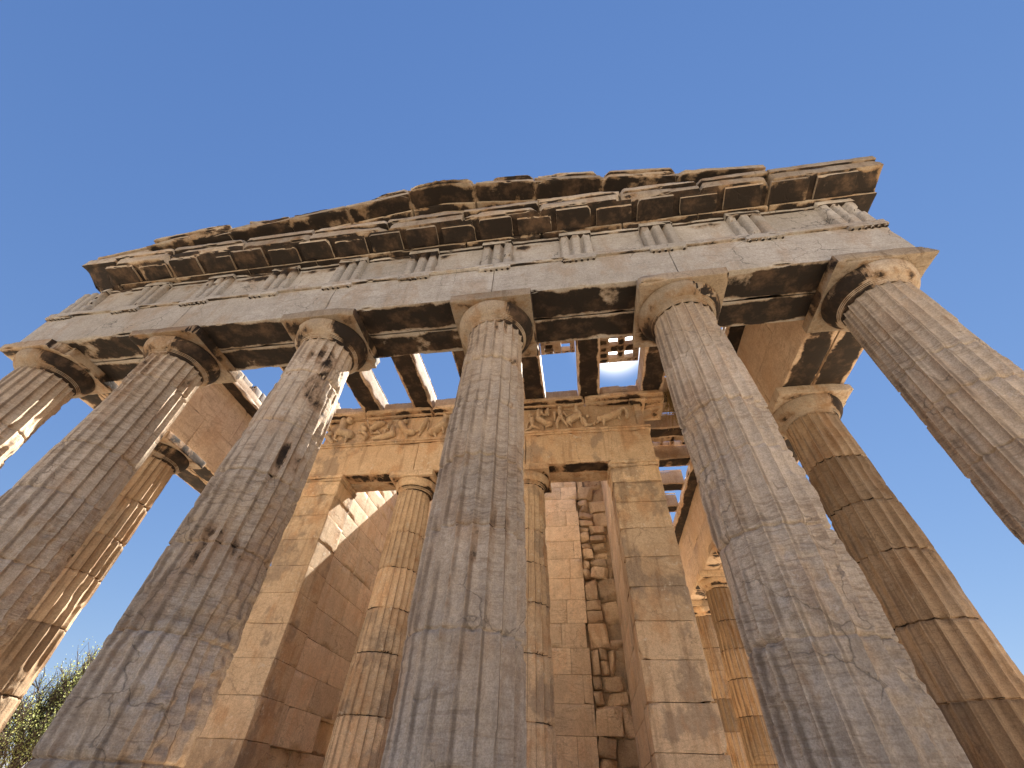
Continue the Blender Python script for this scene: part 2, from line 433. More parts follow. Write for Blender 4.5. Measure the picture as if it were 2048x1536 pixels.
# ------------------------------------------------------------------ columns
def shaft_mesh(mb, X, Y, z0, z1, rb, rt, joints, seed, nf=20, per=9, dz=.024, wear=1.0, bites=(), sx=0.0):
    rows = set(np.round(np.arange(z0, z1, dz), 4)) | {z1}
    for j in joints:
        rows = {r for r in rows if abs(r - j) > .012} | {round(j + d, 4) for d in (-.012, -.005, .0, .005, .012)}
    Z = np.array(sorted(rows)); nz = len(Z)
    nt = nf * per
    TH = np.arange(nt + 1) / nt * 2 * PI + PI / nf
    u = (np.arange(nt + 1) % per) / per
    rs = np.random.RandomState(seed)
    jt = [z0 - 1] + sorted(joints) + [z1 + 1]
    dr = np.searchsorted(jt, Z) - 1
    offs = rs.normal(0, .003, (len(jt) + 1, 2)); tones = rs.random(len(jt) + 1); sc = 1 + rs.normal(0, .004, len(jt) + 1); rot = rs.normal(0, .006, len(jt) + 1)
    tt = (Z - z0) / (z1 - z0)
    r0 = rb + (rt - rb) * tt + .012 * np.sin(PI * tt)
    th = TH[None, :] + rot[dr][:, None]
    ct, st = np.cos(th), np.sin(th)
    zz = np.broadcast_to(Z[:, None], th.shape)
    W3 = np.stack([X + ct * r0[:, None], Y + st * r0[:, None], zz], -1).reshape(-1, 3)
    so = np.array([seed * 1.7, seed * 3.1, 0])
    arr = np.abs(2 * u - 1)[None, :] ** 3
    fl = .105 * r0[:, None] * (1 - (2 * u[None, :] - 1) ** 2)
    n1 = fbm(W3 * np.array([2.4, 2.4, 2.2]) + so, 3, seed).reshape(th.shape)
    n2 = fbm(W3 * 11 + so, 3, seed + 3).reshape(th.shape)
    n3 = fbm(W3 * np.array([4, 4, 26]) + so, 2, seed + 6).reshape(th.shape)
    low = fbm(W3 * .9 + so, 2, seed + 9).reshape(th.shape)
    bad = sstep(.16, .5, low)                       # zones where the flutes are worn away
    chip = np.clip(.1 + 1.4 * n1 + .9 * n2, 0, 2.2) * .013 * wear
    arris_cut = arr * (chip + bad * .024 * wear)
    flat = fl * (1 - .55 * bad * wear)
    spall = .020 * wear * sstep(.26, .40, n1 + .25 * n2)
    r = r0[:, None] * sc[dr][:, None] - flat - arris_cut - spall * (.4 + .6 * arr) + .0035 * n2 + .0035 * n3 * (.3 + bad)
    for j in joints:
        dj = np.abs(Z - j)[:, None]
        jn = fbm(np.stack([ct * 3, st * 3, np.full_like(ct, j * 7)], -1).reshape(-1, 3) + so, 3, seed + 21).reshape(th.shape)
        r -= .016 * np.exp(-(dj / .008) ** 2)
        r -= (.003 + .034 * sstep(.12, .42, jn)) * sstep(.02 + .10 * np.clip(jn, 0, 1), 0, dj) * wear * .8
    r -= .012 * sstep(.03, 0, np.abs(Z - z0))[:, None]
    Vx = X + offs[dr][:, 0][:, None] + ct * r; Vy = Y + offs[dr][:, 1][:, None] + st * r
    P = np.stack([Vx, Vy, zz], -1).reshape(-1, 3)
    for (az, zc, R, dep) in bites:
        c = np.array([X + math.cos(az) * rb, Y + math.sin(az) * rb, zc])
        d = np.linalg.norm((P - c) * np.array([1, 1, .7]), axis=1)
        w = sstep(1, .3, d / R * (1 + .5 * n2.ravel()))
        inw = np.stack([X - P[:, 0], Y - P[:, 1], np.zeros(len(P))], -1); inw /= np.linalg.norm(inw, axis=1)[:, None]
        P += inw * (dep * w)[:, None]
    V = P.reshape(nz, nt + 1, 3)[:, :nt]
    i = np.arange(nz - 1)[:, None] * nt + np.arange(nt)[None, :]
    k = np.arange(nz - 1)[:, None] * nt + (np.arange(nt)[None, :] + 1) % nt
    q = np.stack([i, k, k + nt, i + nt], -1).reshape(-1, 4)
    mb.v.append(V.reshape(-1, 3)); mb.f.append(q + mb.n); mb.t.append(np.repeat(tones[dr], nt)); mb.n += nz * nt

def lathe(mb, X, Y, prof, seg=96, seed=0, amp=.006, tone=.5, dens=.02):
    pr = [prof[0]]
    for a, b in zip(prof, prof[1:]):
        m = max(1, int(math.hypot(b[0] - a[0], b[1] - a[1]) / dens))
        pr += [(a[0] + (b[0] - a[0]) * k / m, a[1] + (b[1] - a[1]) * k / m) for k in range(1, m + 1)]
    R = np.array([p[0] for p in pr]); Z = np.array([p[1] for p in pr])
    th = np.arange(seg) / seg * 2 * PI
    P = np.stack([X + R[:, None] * np.cos(th), Y + R[:, None] * np.sin(th), np.broadcast_to(Z[:, None], (len(R), seg))], -1).reshape(-1, 3)
    N = fbm(P * 6 + seed, 3, seed); N2 = fbm(P * 2.2 + seed, 2, seed + 2)
    d = amp * .5 * N - .02 * sstep(.36, .55, N2 + .3 * N)
    inw = np.stack([np.tile(np.cos(th), len(R)), np.tile(np.sin(th), len(R)), np.zeros(len(P))], -1)
    P += inw * d[:, None]
    i = np.arange(len(R) - 1)[:, None] * seg + np.arange(seg); k = np.arange(len(R) - 1)[:, None] * seg + (np.arange(seg) + 1) % seg
    mb.add(P, np.stack([i, k, k + seg, i + seg], -1).reshape(-1, 4), tone)

def column(X, Y, label, seed, joints, mats=('shaft', 'capital'), z0=0.0, zt=H, rb=.509, rt=.398, hw=.572, th=.166, per=9, dz=.024, wear=1.0, bites=(), abites=(), group='fluted columns round the outside of the temple', res=.045):
    c = empty('column', (X, Y, z0), label, 'column', group)
    za = zt - th; zn = za - .235
    mb = MB(); shaft_mesh(mb, X, Y, z0, zn - .02, rb, rt, joints, seed, per=per, dz=dz, wear=wear, bites=bites)
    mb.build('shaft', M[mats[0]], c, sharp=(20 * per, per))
    cap = MB()
    k = rt / .398
    prof = [(rt - .018, zn - .03), (rt + .004, zn - .008), (rt + .008, zn + .012), (rt + .020, zn + .014), (rt + .020, zn + .026), (rt + .032, zn + .028), (rt + .032, zn + .040), (rt + .044, zn + .043)]
    rm = hw - .03
    for t in np.linspace(.12, 1, 9):
        prof.append((rt + .044 + (rm - rt - .044) * math.sin(t * PI / 2) ** .95, zn + .043 + (za - zn - .043) * (t ** 1.25) * .97))
    prof.append((rm - .012, za + .004))
    lathe(cap, X, Y, prof, 96, seed, tone=RS.random())
    cap.build('echinus', M[mats[1]], c)
    ab = MB(); block(ab, X - hw, X + hw, Y - hw, Y + hw, za, zt, res=res, er=.03, ea=.009, na=.003, seed=seed + 3, bites=abites, cuts=fractures(X - hw, X + hw, Y - hw, Y + hw, za, zt, 4, seed, edges=('y-z-', 'y-x-', 'y-x+', 'x+z-', 'x-z-', 'y-z+'), dmin=.0, dmax=.03, tilt=.2))
    ab.build('abacus', M[mats[1]], c)
    return c

FJ = [.74, 1.49, 2.28, 3.05, 3.72, 4.4]
def jit(seed, base=FJ, drop=()):
    r = random.Random(seed)
    return [j + r.uniform(-.05, .05) for i, j in enumerate(base) if i not in drop]

front_labels = [
    'grey fluted corner column at the left edge of the photo, its capital chipped',
    'grey fluted column second from the left in the front row, its right side crusted',
    'broad grey column third from the left, its upper right edge catching ragged sunlight',
    'pale rippled column standing in the middle of the photo in front of the sculpted frieze',
    'large cracked grey column just right of the sun, rusty near its upper drums',
    'grey corner column at the right end of the front row, under a black streaked capital',
]
joints = [
    [.74, 1.5, 2.26, 3.0, 3.66, 4.31],
    [.76, 1.46, 2.22, 2.97, 3.61, 4.83],
    [.74, 1.51, 2.26, 3.03, 3.73, 4.60],
    [.72, 1.51, 2.31, 3.05, 3.80, 4.55],
    [.75, 1.47, 2.22, 2.97, 3.57, 4.40],
    [.77, 1.50, 2.25, 2.96, 3.60, 4.08],
]
abites = {0: [(-5.70, -.58, 5.62, .30, .16)], 1: [(-3.3, -.6, 5.55, .15, .06)], 2: [(-.72, .58, 5.55, .2, .07)], 5: [(6.86, -.57, 5.7, .13, .03)]}
sb = {1: [(-.3, .9, .7, .06), (-.5, 2.0, .5, .05)], 2: [(-.6, 2.0, .75, .045), (-.25, 1.4, .4, .05), (-1.2, .6, .4, .03)], 4: [(-2.6, 3.15, .42, .05), (-1.3, 1.55, .5, .02), (-1.9, 1.0, .6, .03), (-.45, 2.25, .22, .05)], 5: [(-1.9, 3.0, .15, .03)], 3: [(-2.2, 1.0, .5, .02)], 0: [(-.3, 3.9, .4, .05)]}
wear = [1.1, .95, 1.0, .75, .9, .6]
for i, x in enumerate(XC):
    column(x, 0, front_labels[i], 11 + 13 * i, joints[i], wear=wear[i], abites=abites.get(i, ()), bites=sb.get(i, ()), per=10, dz=.02, mats=('shaft', 'capital_corner' if i == 5 else 'capital'))

# the long sides: one column after the other going away
left_labels = ['ochre column behind the left corner, partly sunlit low on its right edge', 'ochre side column hidden behind the third grey column on the left']
for k in range(2):
    column(XC[0], 2.413 + 2.583 * k, left_labels[k], 101 + k * 7, jit(101 + k), ('flank', 'capital'), wear=.9, dz=.026)
right_labels = ['ochre column right behind the right corner column, with black streaks in its flutes',
                'ochre side column directly behind the cracked grey column right of the sun',
                'second ochre side column behind the cracked grey column, farther back',
                'tall orange side column in the gap right of the brown pier, nearest of three',
                'orange side column in the gap, second of three right of the brown pier',
                'narrow orange side column deepest in the gap, mostly behind the brown pier']
for k in range(6):
    column(XC[5], 2.413 + 2.583 * k, right_labels[k], 131 + k * 7, jit(131 + k), ('flank', 'ochre' if k else 'capital'), wear=.8, dz=.026 if k < 1 else .05, per=9 if k < 1 else 7, res=.05 if k < 1 else .1)
# the two columns of the inner porch
inner_labels = ['ochre porch column under the sculpted frieze, left of the middle grey column', 'ochre porch column mostly hidden behind the middle grey column, blackened on one side']
for s, x in ((0, -1.285), (1, 1.25)):
    column(x, 4.28, inner_labels[s], 171 + s * 9, jit(171 + s), ('ochre', 'ochre'), z0=.02, zt=5.80, rb=.475, rt=.362, hw=.50, th=.15, wear=1.0, dz=.026, group='columns of the inner porch', bites=[(-1.0, 3.9, .3, .03)])

# ------------------------------------------------------------------ front entablature
ent = empty('entablature', (0, 0, H), 'long pale stone band of grooved blocks and blank panels over the front columns', 'entablature')
XE = 6.2875 + FACE
ax_ = [-XE] + XC[1:5] + [XE]
TRI = [-XE + .2575, -5.2, -3.8745, -2.583, -1.2915, 0, 1.2915, 2.583, 3.8745, 5.2, XE - .2575]
broken_reg = {3}
for i in range(5):
    a, b = ax_[i] + .003, ax_[i + 1] - .003
    mb = MB()
    block(mb, a, b, -FACE, -.008, H, ZT1, res=.06, er=.035, ea=.010, na=.004, seed=300 + i, tone=.35 + .3 * RS.random())
    block(mb, a, b, .004, BACK, H + .004, ZT1, res=.08, er=.03, ea=.007, na=.004, seed=310 + i, faces='xXYzZ')
    blk = mb.build('architrave_block', M['entab'], ent)
    tm = MB()
    block(tm, a, b, -FACE - .045, -FACE + .03, ZT0, ZT1 + .003, res=.045, er=.018, ea=.008, na=.004, seed=320 + i, tone=.4)
    tm.build('taenia', M['entab'], blk)
for j, x in enumerate(TRI):
    # regula with its six drops
    rg = MB()
    block(rg, x - .2575, x + .2575, -FACE - .052, -FACE + .03, ZT0 - .058, ZT0 + .012, res=.03, er=.018, ea=.009, na=.003, seed=340 + j)
    for g in range(6):
        if RS.random() < .12: continue
        gx = x - .2575 + .043 + g * .0858
        lathe(rg, gx, -FACE - .024, [(.0, ZT0 - .088), (.021, ZT0 - .086), (.017, ZT0 - .05)], 10, j * 6 + g, amp=.002)
    rg.build('regula', M['entab'], ent)

def triglyph_mesh(mb, x, w=.515, yf=-FACE, zb=ZT1 + .002, zt=ZF - .11, seed=0):
    d = .078; g = w / 9.0
    # plan of the grooves: half groove, bar, groove, bar, groove, bar, half groove
    pts = [(0, d)]
    cur = g * .5; pts.append((cur, 0))
    for k in range(3):
        pts.append((cur + g * 1.6, 0)); cur += g * 1.6
        if k < 2:
            pts.append((cur + g * .8, d)); cur += g * 1.6; pts.append((cur, 0))
    sc = (w - g * .5) / cur
    pts = [(p[0] * (sc if p[0] > g * .5 else 1), p[1]) for p in pts]
    pts.append((w, d))
    xs = []; ys = []
    for (a, ya), (b, yb) in zip(pts, pts[1:]):
        n = 4
        for t in range(n): xs.append(a + (b - a) * t / n); ys.append(ya + (yb - ya) * t / n)
    xs.append(w); ys.append(d)
    xs = [0.0] + xs + [w]; ys = [.30] + ys + [.30]
    Z = np.linspace(zb, zt, 22)
    X, Z2 = np.meshgrid(np.array(xs) + x - w / 2, Z, indexing='ij'); Y = np.broadcast_to((np.array(ys) + yf)[:, None], X.shape)
    P = np.stack([X, Y, Z2], -1).reshape(-1, 3)
    n = fbm(P * 5 + seed, 3, seed); n2 = fbm(P * 16, 2, seed + 1)
    P[:, 1] += np.where(P[:, 1] < yf + .2, .030 * sstep(.18, .5, n) + .005 * n2 + .004, 0)
    P[:, 0] += .004 * n2
    mb.add(P, gridq(len(xs) - 1, 21), RS.random())

for j, x in enumerate(TRI):
    mb = MB(); triglyph_mesh(mb, x, seed=400 + j)
    bt = [(-XE, -FACE, ZF, .5, .16)] if j == 0 else ()
    block(mb, x - .262, x + .262, -FACE - .012, -.1, ZF - .112, ZF, res=.05, er=.03, ea=.014, na=.005, seed=420 + j, bites=bt)
    mb.build('triglyph', M['entab'], ent)
for j in range(10):
    a, b = TRI[j] + .25, TRI[j + 1] - .25
    mb = MB()
    block(mb, a, b, -FACE + .075, -.1, ZT1 + .002, ZF - .075, res=.055, er=.03, ea=.008, na=.006, seed=440 + j)
    block(mb, a, b, -FACE + .045, -.1, ZF - .074, ZF, res=.05, er=.03, ea=.016, na=.005, seed=460 + j)
    mb.build('metope', M['entab'], ent)
mb = MB()
for i in range(5):
    block(mb, ax_[i] + .004, ax_[i + 1] - .004, -.09, BACK - .01, ZT1 + .004, 7.53, res=.12, er=.05, ea=.016, na=.005, seed=480 + i, faces='xXYzZ')
mb.build('backer_course', M['beam'], ent)

# ------------------------------------------------------------------ cornice blocks (geison) of the front and the sides
OV = .90
def geison(mb, u0, u1, seed, fm=None, nc=3, crown=True, yin=.35):
    """profile along the wall: soffit that drops outwards, face, crown.  u along, depth outward = -y"""
    # bed moulding
    block(mb, u0, u1, -FACE - .035, yin, ZF + .004, ZF + .062, res=.07, er=.03, ea=.012, na=.004, seed=seed, fmap=fm, faces='xXyzZ')
    def slope(P):
        Q = P.copy(); t = np.clip((-FACE - P[:, 1]) / .40, 0, 1)
        lowm = np.clip((7.70 - P[:, 2]) / .2, 0, 1)
        Q[:, 2] += t * .07 * lowm
        return fm(Q) if fm is not None else Q
    block(mb, u0, u1, -OV, yin, ZF + .064, 7.70, res=.045, er=.03, ea=.009, na=.004, seed=seed + 1, cuts=fractures(u0, u1, -OV, yin, ZF + .064, 7.70, nc, seed, dmin=.015, dmax=.085, tilt=.35), fmap=slope)
    if crown:
        block(mb, u0, u1, -OV - .03, yin - .05, 7.698, 7.82, res=.04, er=.03, ea=.010, na=.004, seed=seed + 2, cuts=fractures(u0, u1, -OV - .03, yin, 7.698, 7.82, nc, seed + 50, dmin=.0, dmax=.05, tilt=.3), fmap=fm)

r_ = [.2, 1.3, .5, .1, .9, .3, 1.6]
def mutule(mb, x, seed, fm=None, w=.555, broken=0.0):
    def slope(P):
        Q = P.copy(); t = np.clip((-FACE - P[:, 1]) / .40, 0, 1); Q[:, 2] += t * .07
        n = fbm(P * np.array([2.2, 1, 1]), 3, seed)
        e = np.clip((-.62 - P[:, 1]) / .16, 0, 1)
        Q[:, 1] += e * broken * r_[seed % 7] * (P[:, 2] < ZF + .06)
        return fm(Q) if fm is not None else Q
    block(mb, x - w / 2, x + w / 2, -OV + .035, -FACE - .04, ZF + .018, ZF + .075, res=.03, er=.015, ea=.004, na=.002, nf=9, seed=seed, cuts=fractures(x - w / 2, x + w / 2, -OV + .035, -FACE - .04, ZF + .018, ZF + .075, 2 if broken else 1, seed, edges=('y-z-', 'y-z-', 'y-x-', 'y-x+'), dmin=.0, dmax=.03, tilt=.35), fmap=slope)

cor = empty('cornice', (0, 0, ZF), 'broken overhanging stone cornice running along the top of the front frieze', 'cornice')
cut = [-6.05, -4.86, -3.36, -2.02, -.62, .75, 2.03, 3.36, 4.55, 5.62, 7.16]
for i, (a, b) in enumerate(zip(cut, cut[1:])):
    mb = MB()
    geison(mb, a + .003, b - .003, 510 + 5 * i, nc=4 if i < 9 else 1)
    o = mb.build('cornice_block', M['cornice'], cor)
    xm = [x for x in sorted(TRI + [(TRI[k] + TRI[k + 1]) / 2 for k in range(10)]) if a < x <= b]
    for q, x in enumerate(xm):
        mm = MB(); mutule(mm, x, 560 + i * 7 + q, broken=0.05 if i < 9 else 0); mm.build('mutule', M['mutule'], o)
# damaged left corner block
mb = MB()
block(mb, -6.80, -6.07, -.89, .3, 7.66, 7.90, res=.045, er=.05, ea=.02, na=.008, seed=591)
def lean(P):
    Q = P.copy(); t = np.clip((7.67 - P[:, 2]) / .28, 0, 1); Q[:, 1] += t * .33 * (P[:, 1] < -.2); Q[:, 0] += t * .12 * (P[:, 0] < -6.3); return Q
block(mb, -6.75, -6.12, -.84, .3, 7.38, 7.668, res=.045, er=.06, ea=.03, na=.010, seed=592, fmap=lean)
mb.build('corner_block', M['cornice'], cor)

def flank_map(side):
    # u (front x) -> world y ; outward (front -y) -> world +-x
    def f(P):
        Q = P.copy(); Q[:, 1] = P[:, 0]; Q[:, 0] = side * (6.2875 - P[:, 1])
        return Q
    return f

# ------------------------------------------------------------------ pediment
ped = empty('pediment', (0, 0, 7.82), 'low broken gable with sloping edge blocks above the front cornice', 'pediment')
def top(x):
    x = np.asarray(x, float)
    return np.where(x < 0, 9.44 + .222 * x, 9.44 - .245 * x)
def tymp():
    mb = MB()
    for i, (a, b) in enumerate(zip([-6.3, -4.4, -2.6, -.9, .8, 2.5, 4.3], [-4.4, -2.6, -.9, .8, 2.5, 4.3, 6.3])):
        def fm(P, a=a, b=b):
            Q = P.copy(); t = (P[:, 2] - 7.825) / .3
            Q[:, 2] = 7.825 + t * np.maximum(.03, top(P[:, 0]) - 7.825); return Q
        block(mb, a + .004, b - .004, -.36, .1, 7.825, 8.125, res=.12, er=.04, ea=.012, na=.005, seed=600 + i, fmap=fm)
    mb.build('tympanum', M['cornice'], ped)
tymp()
rk = [-6.98, -5.75, -4.2, -3.02, -1.87, -.61, .73, 1.95, 3.18, 4.43, 5.72]
for i, (a, b) in enumerate(zip(rk, rk[1:])):
    mb = MB()
    r = random.Random(640 + i)
    mid = (a + b) / 2
    dzb = r.uniform(-.03, .03)
    def fm(P, dzb=dzb):
        Q = P.copy(); Q[:, 2] += top(P[:, 0]) + dzb; return Q
    inset = r.choice((0, .02, .05, .09))
    hk = r.uniform(.175, .235)
    block(mb, a + .001, b - .001, -OV + inset, .3, .0, .13, res=.045, er=.02, ea=.007, na=.004, seed=650 + i * 3, cuts=fractures(a, b, -OV + inset, .3, 0, .13, 4, 660 + i, dmin=.01, dmax=.09, tilt=.3), fmap=fm)
    # crown fillet, broken away in places
    c0 = a + .01 + r.choice((0, .05, .3)) * (b - a); c1 = b - .01 - r.choice((0, 0, .25)) * (b - a)
    block(mb, c0, c1, -OV + inset - .035, .25, .132, hk, res=.04, er=.02, ea=.008, na=.004, seed=651 + i * 3, cuts=fractures(c0, c1, -OV + inset - .035, .25, .132, hk, 4, 680 + i, dmin=.0, dmax=.09, tilt=.35), fmap=fm)
    block(mb, a - .03, b + .03, -OV + .09, .2, .02, .11, res=.1, er=.02, ea=.004, na=.003, seed=653 + i * 3, fmap=fm)
    block(mb, a + .02, b - .02, -FACE - .0, .2, -.07, .004, res=.08, er=.03, ea=.015, na=.005, seed=652 + i * 3, fmap=fm)
    mb.build('raking_block', M['raking'], ped)

# ------------------------------------------------------------------ entablatures of the long sides
def flank_ent(side, y1, label, ycor):
    e = empty('side_entablature', (side * 6.2875, FACE, H), label, 'entablature', 'entablatures along the sides')
    fm = flank_map(side)
    ys = [FACE + .006] + [2.413 + 2.583 * k for k in range(20) if 2.413 + 2.583 * k < y1 - .5] + [y1]
    mb = MB()
    for i, (a, b) in enumerate(zip(ys, ys[1:])):
        rs = .06 if i < 2 else .15
        block(mb, a + .003, b - .003, -FACE, -.012, H, ZT1, res=rs, er=.04, ea=.012, na=.004, seed=700 + i, fmap=fm)
        block(mb, a + .003, b - .003, .004, BACK, H + .004, ZT1 - .05, res=rs, er=.022, ea=.008, na=.004, seed=720 + i, fmap=fm, tone=.5 + .1 * (i % 3))
    mb.build('architrave', M['wall_face'], e)
    mb = MB()
    block(mb, FACE + .006 - .35, y1, -FACE + .02, -.1, ZT1 + .003, ZF, res=.15, er=.03, ea=.01, na=.005, seed=740, fmap=fm)
    mb.build('frieze', M['entab'], e)
    mb = MB()
    yb = [FACE + .006, 1.35, 3.3, 5.6, 7.8, 10.1, 12.6, 15.2, y1]
    for i, (a, b) in enumerate(zip(yb, yb[1:])):
        if b <= a: continue
        block(mb, a + .003, b - .003, -.08, BACK - .006, ZT1 - .046, 7.46, res=.07 if i < 3 else .15, er=.022, ea=.008, na=.004, seed=760 + i, fmap=fm)
    mb.build('backer_course', M['wall_face'], e)
    mb = MB()
    block(mb, FACE + .06, y1, .1, FACE + .26, 7.465, 7.56, res=.1, er=.03, ea=.012, na=.006, seed=780, fmap=fm)
    block(mb, FACE + .06, y1, .1, FACE + .20, 7.562, 7.78, res=.1, er=.03, ea=.012, na=.006, seed=781, fmap=fm)
    mb.build('inner_moulding', M['beam'], e)
    mb = MB()
    r = random.Random(790 + side)
    y = FACE + .1
    while y < min(y1, 7):
        d = r.uniform(.3, .5)
        block(mb, y, y + d - .02, .15, FACE + .12 + r.uniform(-.05, .06), 7.782, 7.782 + r.uniform(.16, .3), res=.07, er=.06, ea=.03, na=.01, seed=int(800 + y * 7), fmap=fm)
        y += d
    mb.build('rubble_course', M['entab'], e)
    mb = MB()
    for i, (a, b) in enumerate(zip(np.arange(ycor, y1 - 1.0, 1.29), np.arange(ycor + 1.29, y1, 1.29))):
        geison(mb, a + .004, b - .004, 820 + 3 * i, fm=fm)
        for q in range(2): mutule(mb, a + .32 + q * .645, 870 + i * 2 + q, fm=fm)
    mb.build('cornice', M['cornice'], e)
    return e
M['wall_face'] = stone('tan_marble_beams', (.66, .49, .34), (.74, .58, .43), (.54, .34, .20), .3, .725, .34, 0, .5, .12, .25, (.66, .55, .43), .12, .3, tone_amt=.12, edge=.2, grey=.1)
flank_ent(1, 19.0, 'right side entablature, tan inner faces running back from the right corner column', -.22)
flank_ent(-1, 9.0, 'left side entablature, a short tan inner face between two grey columns', 1.2)

# ------------------------------------------------------------------ inner porch entablature with the sculpted frieze
YP = 3.85
por = empty('porch_entablature', (0, 4.3, 5.80), 'ochre beam and carved frieze of fighting figures over the two porch columns', 'entablature')
mb = MB()
for i, (a, b) in enumerate(zip((-3.84, -1.285, 1.25), (-1.285, 1.25, 3.99))):
    block(mb, a + .003, b - .003, YP, YP + .40, 5.80, 6.59, res=.055, er=.035, ea=.012, na=.004, seed=900 + i, tone=.5)
    block(mb, a + .003, b - .003, YP + .404, YP + .78, 5.805, 6.69, res=.09, er=.03, ea=.012, na=.004, seed=905 + i, tone=.4)
mb.build('architrave', M['ochre'], por)
mb = MB()
for i, (a, b) in enumerate(zip((-3.89, -.35, 1.9), (-.35, 1.9, 4.04))):
    block(mb, a, b - .004, YP - .035, YP + .4, 6.592, 6.635, res=.05, er=.015, ea=.008, na=.003, seed=910 + i)
    block(mb, a, b - .004, YP - .062, YP + .4, 6.637, 6.692, res=.05, er=.02, ea=.009, na=.003, seed=915 + i)
mb.build('taenia', M['ochre'], por)
sl = [(-3.82, -2.12), (-2.12, .2), (.2, 1.68), (1.68, 3.93)]
FIG = [[[(1.358,7.156,0.058)],[(1.396,7.045,0.063),(1.418,6.86,0.053)],[(1.396,6.833,0.039),(1.337,6.781,0.033),(1.249,6.732,0.024)],[(1.448,6.829,0.038),(1.514,6.804,0.032),(1.573,6.743,0.022)],[(1.351,7.039,0.03),(1.291,6.937,0.024),(1.277,6.833,0.019)],[(1.426,7.042,0.03),(1.517,7.083,0.023)]],[[(1.632,7.241,0.052)],[(1.557,7.299,0.061),(1.547,7.11,0.069)],[(1.546,7.051,0.072),(1.708,6.921,0.077),(1.826,6.883,0.068)],[(1.825,6.854,0.041),(1.72,6.787,0.023)],[(1.609,7.223,0.033),(1.714,7.154,0.027),(1.793,7.307,0.021)],[(1.759,7.17,0.066),(1.778,7.309,0.045)]],[[(2.06,7.347,0.06)],[(2.055,7.243,0.078),(2.077,7.083,0.065)],[(2.038,7.028,0.047),(1.973,6.88,0.038),(1.988,6.728,0.023)],[(2.097,7.023,0.047),(2.177,6.881,0.035),(2.222,6.765,0.022)],[(2.15,7.185,0.033),(2.218,7.07,0.026),(2.324,7.12,0.021)],[(1.934,7.214,0.051),(1.932,6.979,0.032)]],[[(2.451,7.337,0.056)],[(2.446,7.267,0.071),(2.51,7.132,0.079)],[(2.499,7.084,0.082),(2.269,6.95,0.09)],[(2.223,6.916,0.049),(2.29,6.815,0.026),(2.308,6.758,0.02)],[(2.541,7.061,0.038),(2.543,6.907,0.023),(2.576,6.791,0.017)],[(2.388,7.183,0.013),(2.372,7.141,0.013),(2.335,7.111,0.013),(2.284,7.096,0.013),(2.228,7.101,0.013),(2.179,7.125,0.013),(2.146,7.162,0.013),(2.136,7.206,0.013),(2.151,7.248,0.013),(2.188,7.279,0.013),(2.24,7.294,0.013),(2.296,7.289,0.013),(2.346,7.265,0.013),(2.378,7.227,0.013),(2.388,7.183,0.013)]],[[(2.693,7.048,0.052)],[(2.592,6.979,0.061),(2.635,6.805,0.065)],[(2.632,6.768,0.045),(2.749,6.796,0.037),(2.857,6.88,0.026)],[(2.857,6.88,0.026),(2.817,6.771,0.017)]],[[(2.949,6.929,0.074),(3.168,6.967,0.09),(3.382,7.064,0.093)],[(3.044,6.883,0.048),(3.034,6.744,0.025)],[(2.945,6.892,0.037),(2.873,6.823,0.02)],[(3.582,6.969,0.064)],[(3.421,7.138,0.071),(3.549,7.224,0.04),(3.622,7.139,0.031)],[(3.394,6.948,0.039),(3.425,6.869,0.02)],[(3.546,7.205,0.043),(3.601,7.005,0.048)]],[[(-3.677,7.042,0.069),(-3.744,6.954,0.073),(-3.555,6.759,0.059)],[(-3.753,7.142,0.057)]],[[(-3.27,7.414,0.107)],[(-3.426,7.403,0.095),(-3.388,7.112,0.105)],[(-3.407,7.055,0.108),(-3.12,6.952,0.111)],[(-3.188,6.866,0.051),(-3.178,6.719,0.029)],[(-3.524,7.053,0.044),(-3.509,6.845,0.03),(-3.413,6.793,0.028)],[(-3.435,7.428,0.049),(-3.299,7.441,0.041)]],[[(-2.859,7.223,0.068)],[(-2.884,7.189,0.072),(-2.779,7.098,0.079)],[(-2.814,7.02,0.055),(-2.671,6.894,0.047),(-2.695,6.75,0.031)],[(-2.753,7.273,0.036),(-2.621,7.051,0.031),(-2.558,6.931,0.023)],[(-2.868,7.071,0.044),(-2.898,6.98,0.032)]],[[(-2.582,7.082,0.067),(-2.461,7.201,0.091),(-2.309,7.248,0.047)],[(-2.484,7.286,0.056)],[(-2.428,7.012,0.043),(-2.351,6.937,0.035)],[(-2.571,6.978,0.035),(-2.415,6.965,0.027)]],[[(-2.173,7.142,0.062)],[(-2.06,7.098,0.058),(-2.018,6.889,0.091),(-2.259,6.806,0.088),(-2.461,6.788,0.05)],[(-2.221,7.018,0.039),(-2.235,6.928,0.031)]],[[(-1.766,7.261,0.066)],[(-1.841,7.173,0.093),(-1.702,6.977,0.099)],[(-1.649,6.905,0.091),(-1.498,6.893,0.083)],[(-1.498,6.893,0.049),(-1.327,6.958,0.026)],[(-1.653,6.838,0.041),(-1.614,6.746,0.026)]],[[(-1.197,7.259,0.061),(-1.257,7.078,0.072),(-1.324,6.946,0.045)],[(-1.267,7.033,0.049),(-1.335,6.813,0.026)],[(-1.138,7.137,0.03),(-1.137,6.931,0.022)]],[[(-1.016,6.866,0.1),(-0.758,7.082,0.104)],[(-0.754,7.174,0.079),(-0.738,7.314,0.064)],[(-0.77,7.4,0.065)],[(-0.719,7.312,0.038),(-0.609,7.326,0.03),(-0.63,7.21,0.022)],[(-0.932,6.803,0.048),(-0.899,6.713,0.027)],[(-0.766,7.014,0.041),(-0.72,6.831,0.026)]]]
